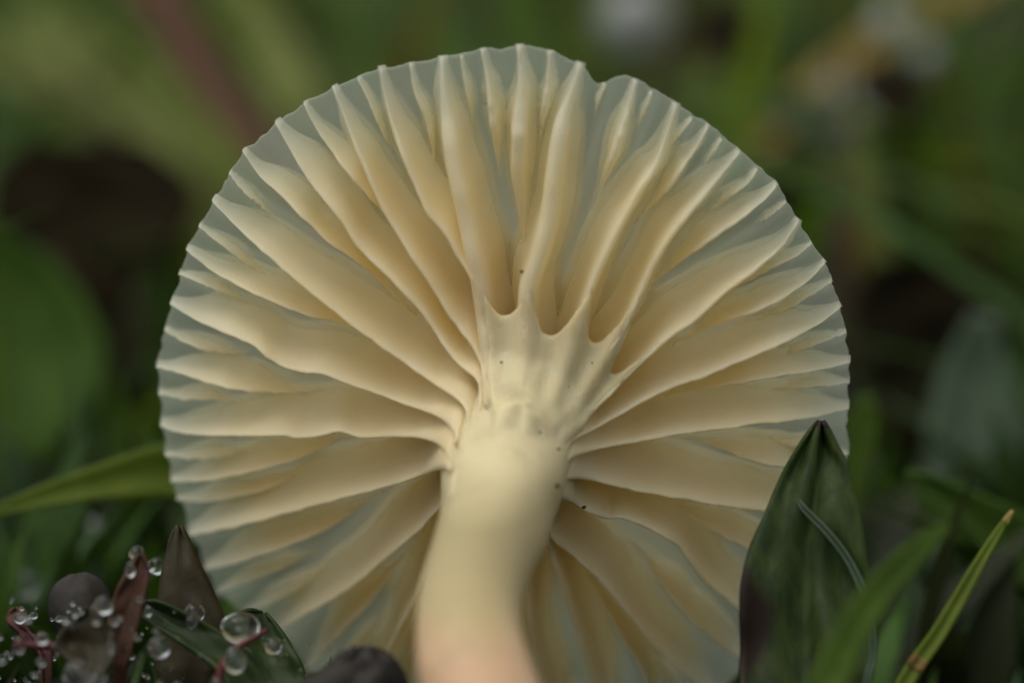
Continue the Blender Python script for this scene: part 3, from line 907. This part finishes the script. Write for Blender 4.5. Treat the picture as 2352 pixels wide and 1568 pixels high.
for k_, (pts, mk, lab) in enumerate([
        ([(1330, 880, -1.9, 40), (1345, 1050, -1.9, 180), (1360, 1350, -1.85, 220), (1370, 1700, -1.8, 160)], 'blade', 'green blade showing through the lower cap just right of the stem'),
        ([(1570, 900, -2.1, 40), (1555, 1080, -2.1, 180), (1540, 1380, -2.05, 220), (1520, 1700, -2.0, 160)], 'blade_deep', 'green blade showing through the lower right of the cap'),
        ([(620, 900, -2.0, 40), (620, 1080, -2.0, 180), (620, 1350, -1.95, 220), (620, 1650, -1.9, 160)], 'blade_deep', 'deep green blade showing through the lower left of the cap'),
        ([(840, 880, -2.1, 40), (840, 1080, -2.1, 180), (850, 1380, -2.0, 220), (860, 1700, -2.0, 160)], 'leaf_dark', 'dark leafy blade behind the lower cap left of the stem'),
        ([(1090, 900, -2.2, 40), (1095, 1080, -2.2, 180), (1100, 1380, -2.1, 220), (1110, 1700, -2.1, 160)], 'leaf_dark', 'dark leafy blade behind the cap and the stem'),
        ([(1760, 940, -2.0, 30), (1750, 1150, -2.0, 170), (1740, 1400, -2.0, 200), (1730, 1700, -2.0, 150)], 'leaf_dark', 'dark blade behind the cap and the broad dark leaf')]):
    o = blade('grass_blade', pts, M[mk], n=20)
    tag(o, lab, 'grass blade', 'grass blades close behind the cap')

# left side
o = blade('grass_blade', [(-60, 1200, -0.9, 8), (0, 1172, -1.0, 26), (100, 1140, -1.05, 52), (220, 1110, -1.1, 78), (320, 1090, -1.15, 108), (400, 1080, -1.2, 130), (520, 1090, -1.3, 140), (640, 1180, -1.5, 130), (720, 1350, -1.7, 110)], M['blade_yellow'], fold=0.35)
tag(o, 'bright green blade with yellow tip emerging from behind the cap', 'grass blade')
o = leaf('broad_leaf', [(-60, 520), (-120, 640), (-160, 800), (-160, 950), (-120, 1150)], [(-20, 520), (120, 600), (215, 730), (235, 850), (150, 1150)],
         M['blade_deep'], lambda t: -4.2 + 0.2 * t, cup=0.15)
tag(o, 'large blurred mid green leaf at the left behind the bright blade', 'leaf')

# blurred stalks and blades in the background
o = blade('stalk', [(300, -140, -7.0, 80), (375, 10, -6.9, 84), (470, 170, -6.8, 84), (560, 300, -6.7, 80), (680, 470, -6.6, 80), (800, 700, -6.5, 80)], M['twig'], fold=1.0, thick=0.06)
tag(o, 'blurred reddish brown stalk slanting down behind the cap', 'stalk')
o = blade('straw', [(2330, -90, -7.2, 50), (2230, -30, -7.2, 66), (2100, 40, -7.2, 72), (1980, 120, -7.2, 72), (1880, 200, -7.2, 66), (1780, 300, -7.2, 56), (1700, 420, -7.2, 50)], M['straw'])
tag(o, 'blurred pale yellow dry straw lying across the grass', 'straw')

BG = [  # px, py tip ... : (points, width, z, material, label)
    ([(60, 40), (180, 130), (330, 250), (520, 420)], 150, -8, 'blade_pale', 'blurred yellow green blade slanting at the left of the reddish stalk'),
    ([(-80, 90), (120, 190), (300, 230), (480, 220)], 120, -8.6, 'blade_pale', 'blurred pale olive blade lying flat beside the reddish stalk'),
    ([(520, -60), (600, 60), (650, 170), (690, 300)], 110, -7.6, 'blade_pale', 'blurred light green blade just right of the reddish stalk'),
    ([(700, -90), (800, 60), (860, 200), (880, 400)], 120, -10, 'blade', 'blurred green blade rising behind the left shoulder of the cap'),
    ([(940, -100), (1010, 60), (1060, 200), (1080, 400)], 130, -11, 'blade_deep', 'blurred deep green blade rising behind the top of the cap'),
    ([(1180, -120), (1200, 60), (1230, 200), (1240, 400)], 140, -8, 'blade', 'blurred green blade behind the highest point of the cap'),
    ([(1330, 10), (1400, 120), (1480, 240), (1560, 400)], 110, -10, 'blade', 'blurred green blade below the big blurred dew drop'),
    ([(1800, 120), (1760, 220), (1690, 300), (1600, 420)], 120, -9, 'blade', 'blurred green blade behind the right shoulder of the cap'),
    ([(1640, 300), (1720, 270), (1820, 260), (1900, 300)], 60, -7, 'blade_grey', 'blurred greyish blade touching the right shoulder of the cap'),
    ([(2380, 120), (2280, 220), (2180, 300), (2080, 400)], 150, -8, 'blade', 'blurred green blade below the dry straw'),
    ([(2420, 330), (2300, 380), (2180, 430), (2040, 500)], 110, -9, 'blade_yellow', 'blurred yellowish blade in the right background thicket'),
    ([(1930, 380), (1960, 470), (1960, 560), (1930, 680)], 110, -6, 'blade_yellow', 'blurred bright blade close beyond the right cap margin'),
    ([(2000, 330), (2120, 420), (2250, 500), (2400, 560)], 90, -6.5, 'blade_deep', 'blurred deep green blade crossing the right background thicket'),
    ([(2060, 600), (2160, 590), (2260, 570), (2400, 520)], 110, -6, 'blade', 'blurred green blade above the dark hollow at the right'),
    ([(290, 600), (350, 590), (420, 600), (520, 640)], 90, -5, 'blade_yellow', 'blurred olive blade meeting the left cap margin'),
    ([(60, 1240), (40, 1330), (20, 1430), (0, 1560)], 80, -2.5, 'blade', 'blurred green blade upright at the far left corner'),
]
for pts, wd, z, mk, lab in BG:
    n_ = len(pts)
    P = [(p[0], p[1], z + 0.12 * i, wd * (0.45 + 0.55 * min(1, i / 1.5))) for i, p in enumerate(pts)]
    o = blade('grass_blade', P, M[mk], fold=rng.uniform(0.2, 0.6), thick=0.02, n=20)
    tag(o, lab, 'grass blade', 'blurred grass blades behind the mushroom')

M['hollow_shade'] = leaf_mat('painted_hollow_shade', (0.020, 0.014, 0.007, 1), (0.011, 0.010, 0.005, 1), 4, 0.9, 0.05, 0.03)  # near-black sheets painting the shaded hollows in the background grass
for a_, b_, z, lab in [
        ([(60, 330), (-20, 430), (-10, 560), (100, 640)], [(330, 330), (440, 420), (430, 520), (300, 640)], -4.8, 'dark sheet painting the shade above the large blurred leaf'),
        ([(2010, 600), (1960, 700), (1975, 850), (2060, 980)], [(2240, 590), (2330, 680), (2300, 800), (2160, 980)], -4.2, 'blackish sheet painting the shade beyond the right cap margin'),
        ([(90, 250), (40, 330), (80, 420), (200, 480)], [(420, 300), (520, 380), (500, 440), (380, 500)], -9.0, 'dark sheet painting the shade left of the reddish stalk'),
        ([(2080, 230), (2050, 330), (2090, 420), (2170, 470)], [(2330, 250), (2400, 330), (2360, 420), (2260, 480)], -9.5, 'dark sheet painting the shade deep in the right thicket'),
        ([(1640, 380), (1700, 470), (1800, 520), (1850, 560)], [(1800, 330), (1920, 430), (1930, 520), (1900, 560)], -8.5, 'dark sheet painting the shade behind the right cap margin'),
        ([(1960, 150), (1985, 200), (2000, 240), (2040, 300)], [(2090, 140), (2130, 190), (2120, 240), (2080, 300)], -6.2, 'small dark sheet painting the shade under the dry straw'),
        ([(1560, 20), (1590, 90), (1640, 150), (1700, 220)], [(1720, 0), (1790, 80), (1790, 150), (1760, 220)], -7.5, 'dark sheet painting the shade between the large pale drop and the straw')]:
    o = leaf('shade_sheet', a_, b_, M['hollow_shade'], (lambda zz: (lambda t: zz + 0.3 * t))(z), n=18, nc=9, cup=0.1, ripple=0.1, seed=z)
    tag(o, lab, 'dead leaf', 'dark sheets painting shaded hollows behind the mushroom')

# meadow grass and moss filling the ground behind: nobody could count it
def strip_mass(name, count, place, hmin, hmax, wmin, wmax, mat, palette, seg=5, seed=1, bend=0.6):
    r = random.Random(seed)
    V, F, T = [], [], []
    for _ in range(count):
        x, y = place(r)
        z0 = ground_h(x, y) - 0.05
        h = r.uniform(hmin, hmax); wd = r.uniform(wmin, wmax)
        az = r.uniform(0, 2 * math.pi)
        bx, by = math.cos(az), math.sin(az)
        sx, sy = -by, bx
        tw = r.uniform(-0.8, 0.8)
        b = r.uniform(0.1, bend) * h
        c = np.array(r.choice(palette)[:3]) * r.uniform(0.6, 1.7)
        o0 = len(V)
        for i in range(seg + 1):
            t = i / seg
            ww = wd * (1 - t ** 2.2) * (0.7 + 0.3 * math.sin(math.pi * min(1, t * 1.3))) + 0.003
            cx, cy, cz = x + bx * b * t * t, y + by * b * t * t, z0 + h * (t - 0.18 * (b / h) * t * t)
            a = tw * t
            ex, ey = sx * math.cos(a) + bx * math.sin(a), sy * math.cos(a) + by * math.sin(a)
            V += [(cx - ex * ww / 2, cy - ey * ww / 2, cz + ww * 0.12), (cx, cy, cz - ww * 0.05), (cx + ex * ww / 2, cy + ey * ww / 2, cz + ww * 0.12)]
            T += [c, c, c]
        F += grid_faces(seg + 1, 3, o0)
    o = mesh_obj(name, V, F, mat, attrs={'tint': T}, closed=False)
    return o


PAL = [lin(68, 92, 28), lin(56, 80, 24), lin(84, 102, 36), lin(98, 106, 48), lin(46, 70, 26), lin(86, 70, 40), lin(62, 86, 44), lin(58, 84, 18), lin(36, 44, 20), lin(52, 44, 28)]


def place_far(r):
    while True:
        y = r.uniform(3.5, 46) if r.random() < 0.75 else r.uniform(10, 30)
        x = r.uniform(-1, 1) * (4 + y * 0.42)
        if y < 6 and abs(x) < 1.2 and r.random() < 0.5:
            continue
        return x, y


def place_any(r):
    if r.random() < 0.62:
        return place_far(r)
    while True:                                   # the meadow goes on unseen round the camera, added to block low front light
        x, y = r.uniform(-14, 14), r.uniform(-26, 4)
        if abs(x) > 3.4 + 0.05 * abs(y) and (y > -17 or abs(x) > 3):
            return x, y


g = strip_mass('grass', 4200, place_any, 0.7, 3.2, 0.10, 0.34, M['grass'], PAL, 7, 11, 1.7)
tag(g, 'blurred meadow grass behind the mushroom, with unseen grass added round the camera', 'grass', kind='stuff')


def place_near(r):
    while True:
        y = r.uniform(-1.4, 7)
        x = r.uniform(-1, 1) * (3.2 + 0.2 * max(y, 0))
        if abs(x) < 0.35 and -2.2 < y < -0.6:
            continue
        return x, y


PALM = [lin(50, 78, 30), lin(42, 66, 26), lin(62, 84, 34), lin(54, 50, 28), lin(46, 70, 40)]
g = strip_mass('moss', 5200, place_near, 0.10, 0.34, 0.03, 0.08, M['moss'], PALM, 4, 5, 0.8)
tag(g, 'short dark moss covering the soil around the mushroom', 'moss', kind='stuff')

def place_clump(r):
    while True:
        x = r.uniform(-3.4, 3.4)
        y = r.uniform(0.9, 6)
        if abs(x) < 1.35 and y < 2.2:
            continue
        return x, y


PALC = [lin(54, 82, 28), lin(40, 62, 22), lin(62, 84, 36), lin(38, 44, 24), lin(54, 74, 46), lin(34, 50, 20)]
g = strip_mass('undergrowth', 700, place_clump, 0.4, 1.15, 0.14, 0.34, M['moss'], PALC, 5, 21, 1.0)
tag(g, 'tangled small green leaves of undergrowth behind the foot of the mushroom', 'undergrowth', kind='stuff')

# ------------------------------------------------------------------ dewy reddish plant at the lower left
pb = to_ground(at(260, 1640, 0.25))
plant = bpy.data.objects.new('seedling', None)
COL.objects.link(plant)
plant.location = pb
tag(plant, 'low reddish brown seedling beaded with dew drops beside the cap', 'plant')
L = [
    ([(318, 1272), (296, 1300), (270, 1350), (252, 1410), (246, 1470), (262, 1530)], [(326, 1272), (340, 1290), (342, 1330), (330, 1390), (318, 1440), (290, 1530)], 'red_leaf', 0.30, 0.10),
    ([(196, 1394), (168, 1425), (140, 1450), (130, 1478), (140, 1500), (190, 1560)], [(210, 1396), (228, 1404), (248, 1436), (262, 1470), (268, 1500), (236, 1560)], 'olive', 0.45, 0.10),
    ([(160, 1322), (128, 1344), (113, 1380), (116, 1420), (135, 1460), (180, 1540)], [(196, 1316), (226, 1330), (250, 1362), (250, 1400), (236, 1440), (215, 1540)], 'purple_leaf', -0.25, -0.25),
    ([(404, 1206), (388, 1240), (376, 1290), (366, 1350), (360, 1420), (360, 1540)], [(416, 1206), (436, 1240), (462, 1300), (494, 1362), (520, 1440), (500, 1540)], 'olive', -0.10, -0.05),
    ([(30, 1395), (16, 1410), (16, 1428), (40, 1450), (90, 1500)], [(48, 1394), (62, 1408), (62, 1428), (70, 1450), (120, 1500)], 'red_leaf', 0.05, 0.05),
]
for k, (a, b, mk, z, cup) in enumerate(L):
    leaf('leaf', a, b, M[mk], (lambda zz: (lambda t: zz + 0.10 * t))(z), n=24, nc=9, cup=cup, seed=k, parent=plant, origin=pb, ripple=0.02)
for k, pts in enumerate([[(36, 1476, 0.5), (70, 1482, 0.48), (132, 1486, 0.46), (200, 1530, 0.42), (250, 1640, 0.3)],
                         [(286, 1500, 0.36), (276, 1530, 0.36), (266, 1580, 0.33), (258, 1650, 0.28)]]):
    P = smooth_poly([at(*p) for p in pts], 24)
    V, F = tube_mesh(P, [0.013 + 0.006 * i / 23 for i in range(24)], 10)
    mesh_obj('stalk', V, F, M['red_stalk'], pb, plant)

o = leaf('leaf', [(830, 1487), (796, 1494), (762, 1518), (728, 1545), (694, 1566), (668, 1610), (670, 1700)], [(850, 1487), (880, 1494), (906, 1512), (924, 1536), (936, 1568), (944, 1610), (930, 1700)],
         M['purple_leaf'], lambda t: 0.55 + 0.1 * t, cup=-0.06, n=26, nc=13, ripple=0.03, seed=9)
tag(o, 'dark purplish brown rounded leaf just left of the stem', 'leaf')
o = leaf('leaf', [(330, 1380), (310, 1396), (330, 1420), (420, 1480), (500, 1540), (560, 1640)], [(352, 1376), (400, 1392), (470, 1430), (540, 1470), (600, 1520), (660, 1640)],
         M['leaf_dark'], lambda t: 0.20 + 0.2 * t, cup=0.12, n=26, nc=11, ripple=0.03, seed=12)
tag(o, 'dark green leaf under the big dew drop at lower left', 'leaf')
o = leaf('leaf', [(600, 1405), (575, 1398), (548, 1408), (540, 1430), (540, 1500), (560, 1600)], [(612, 1408), (640, 1440), (668, 1480), (690, 1520), (700, 1560), (700, 1640)],
         M['leaf_dark'], lambda t: 0.02 + 0.2 * t, cup=0.12, n=24, nc=9, ripple=0.02, seed=14)
tag(o, 'small dark green leaf behind the hanging dew drops', 'leaf')
P = smooth_poly([at(615, 1444, 0.40), at(580, 1466, 0.42), at(548, 1485, 0.44), at(510, 1530, 0.45), at(490, 1640, 0.45)], 24)
P = np.vstack([P, to_ground(P[-1])])
V, F = tube_mesh(P, [0.008 + 0.012 * i / 24 for i in range(25)], 10)
o = mesh_obj('stalk', V, F, M['red_stalk'], P[-1])
tag(o, 'thin purple stalk slanting under the big dew drop', 'stalk')

# fine dew beading on the moss and stalks round the seedling: too many to count
r_ = random.Random(31)
for_v, for_f = [], []
for _ in range(170):
    px_, py_ = r_.uniform(-20, 720), r_.uniform(1370, 1600)
    if py_ < 1370 + 0.22 * max(0, px_ - 250):
        continue
    z_ = r_.uniform(-0.5, 0.75)
    c_ = at(px_, py_, z_); rr_ = r_.choice([2.5, 3.5, 4.5, 6, 9]) * K
    o_ = len(for_v)
    for i_ in range(1, 8):
        for j_ in range(10):
            ph, th = math.pi * i_ / 8, 2 * math.pi * j_ / 10
            for_v.append(c_ + rr_ * np.array([math.sin(ph) * math.cos(th), math.sin(ph) * math.sin(th), 0.85 * math.cos(ph)]))
    for_f += grid_faces(7, 10, o_, True)
    for_f += [[o_ + j_ for j_ in range(10)], [o_ + 60 + j_ for j_ in range(10)]]
g = mesh_obj('fine_dew', for_v, for_f, M['water'])
tag(g, 'fine beads of dew sprinkled over the moss and seedling', 'dew', kind='stuff')

# moss shoots between the seedling's leaves, carrying the dew
def place_shoot(r):
    while True:
        x, y = r.uniform(-2.1, -0.62), r.uniform(-0.75, 0.55)
        if x > -1.0 and y > 0.0:
            continue
        return x, y


g = strip_mass('moss_shoots', 420, place_shoot, 0.35, 0.80, 0.03, 0.09, M['moss'], [lin(44, 66, 24), lin(34, 52, 20), lin(50, 36, 24), lin(56, 78, 30)], 5, 77, 0.9)
tag(g, 'dense dark moss shoots round the reddish seedling', 'moss', kind='stuff')

# dew drops
def drop(px, py, z, r, sq=(1, 1, 1), label='', group=None, seed=0):
    c = at(px, py, z)
    o = blob('dew_drop', c, r * K * (D - z) / D, M['water'] if z > -2 else M['dew_glint'], sq, seed, 0.05, None, 22, 14)
    tag(o, label, 'water drop', group)


DR = [
    (238, 1390, .50, 22, (1, 1.05, 1), 'clear round dew drop on the upper edge of the olive brown leaf', None),
    (262, 1428, .52, 9, (1, 1, 1), 'bright bead of dew at the right shoulder of the olive brown leaf', 'a'), (150, 1423, .50, 9, (1, 1, 1), 'small dew drop at the left shoulder of the olive brown leaf', 'a'), (172, 1410, .50, 8, (1, 1, 1), 'tiny dew bead on the upper left edge of the olive brown leaf', 'a'), (186, 1404, .50, 6, (1, 1, 1), 'tiniest dew bead beside the tip of the olive brown leaf', 'a'),
    (164, 1438, .50, 6, (1, 1, 1), 'tiny dew bead inside the left edge of the olive brown leaf', 'a'), (46, 1418, .16, 15, (1, 1, 1), 'pinkish dew drop on the smallest reddish leaf', 'a'), (78, 1412, .16, 9, (1, 1, 1), 'tiny dew bead right of the smallest reddish leaf', 'a'),
    (97, 1466, .52, 15, (1, 1, 1), 'round dew drop resting on the dark red stalk', 'a'), (43, 1482, .54, 14, (1, 1.5, 1), 'tall dew drop at the free end of the dark red stalk', 'a'), (128, 1490, .50, 12, (1, 1.2, 1), 'dew drop where the red stalk meets the olive brown leaf', 'a'),
    (256, 1475, .52, 9, (1, 3.0, 1), 'long dew drop running down the right edge of the olive brown leaf', None),
    (300, 1308, .40, 12, (1, 1.5, 1), 'pale dew drop on the left side of the upright reddish leaf', 'a'), (314, 1270, .28, 18, (1, 1, 1), 'dew drop crowning the tip of the upright reddish leaf', 'a'), (344, 1300, .30, 13, (1, 1, 1), 'dew drop on the right edge of the upright reddish leaf', 'a'), (322, 1376, .38, 9, (1, 1, 1), 'tiny dew bead low on the right edge of the upright reddish leaf', 'a'),
    (183, 1548, .62, 38, (1, .9, 1), 'largest clear dew drop below the olive brown leaf', None),
    (366, 1486, .45, 27, (1, .95, 1), 'big dew drop with green rim right of the red stalk', None),
    (95, 1520, .55, 10, (1, 1, 1), 'small dew bead below the dark red stalk', 'a'), (226, 1564, .62, 18, (1, 1, 1), 'dew drop touching the right side of the largest drop', 'a'),
    (340, 1404, .36, 9, (1, 1.4, 1), 'slim dew drop at the tip of the dark green leaf', 'b'), (446, 1408, .16, 24, (1, 1, 1), 'dew drop against the dark triangular leaf', 'b'), (440, 1428, .30, 15, (1, 1, 1), 'dew drop on the upper edge of the dark green leaf', 'b'), (460, 1500, .42, 6, (1, 1, 1), 'tiny dew bead low on the dark green leaf', 'b'),
    (360, 1300, -.3, 20, (1, 1, 1), 'blurred dew drop between upright reddish leaf and dark triangular leaf', 'b'),
    (552, 1442, .34, 44, (1.05, .85, .8), 'widest flattened dew drop with bright white glint', None),
    (540, 1516, .50, 30, (.9, 1.05, 1), 'hanging dew drop with bright crescent rim under the purple stalk', None),
    (626, 1482, .30, 23, (1, .9, 1), 'yellowish dew drop hanging before the lower cap margin', None),
    (786, 1500, .58, 10, (1.4, .8, 1), 'flat dew drop on the left slope of the dark purplish leaf', 'c'), (812, 1490, .58, 8, (.8, 1.4, 1), 'upright dew bead near the top of the dark purplish leaf', 'c'),
    (852, 1487, .58, 8, (1.4, .8, 1), 'flat pinkish dew bead on the top of the dark purplish leaf', 'c'), (716, 1556, .58, 9, (1, 1, 1), 'dew bead at the low left end of the dark purplish leaf', 'c'),
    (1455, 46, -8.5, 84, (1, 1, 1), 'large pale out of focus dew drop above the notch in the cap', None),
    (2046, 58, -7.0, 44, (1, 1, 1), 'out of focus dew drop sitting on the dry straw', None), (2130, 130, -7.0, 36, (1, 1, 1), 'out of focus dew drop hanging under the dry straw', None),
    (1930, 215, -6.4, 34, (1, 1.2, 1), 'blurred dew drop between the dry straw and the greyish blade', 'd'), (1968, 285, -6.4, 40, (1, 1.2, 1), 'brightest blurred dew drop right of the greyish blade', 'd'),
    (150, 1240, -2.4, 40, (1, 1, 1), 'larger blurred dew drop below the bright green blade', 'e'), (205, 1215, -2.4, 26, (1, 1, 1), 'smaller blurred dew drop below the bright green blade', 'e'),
    (60, 1340, -1.6, 30, (1, 1, 1), 'blurred dew drop left of the round purplish leaf', 'e'), (20, 1290, -1.8, 20, (1, 1, 1), 'small blurred dew drop beside the far left blade', 'e'),
]
GN = {'a': 'dew drops on the seedling', 'b': 'dew drops on the green leaf', 'c': 'dew drops on the purplish leaf', 'd': 'dew drops on the greyish blade', 'e': 'dew drops in the moss'}
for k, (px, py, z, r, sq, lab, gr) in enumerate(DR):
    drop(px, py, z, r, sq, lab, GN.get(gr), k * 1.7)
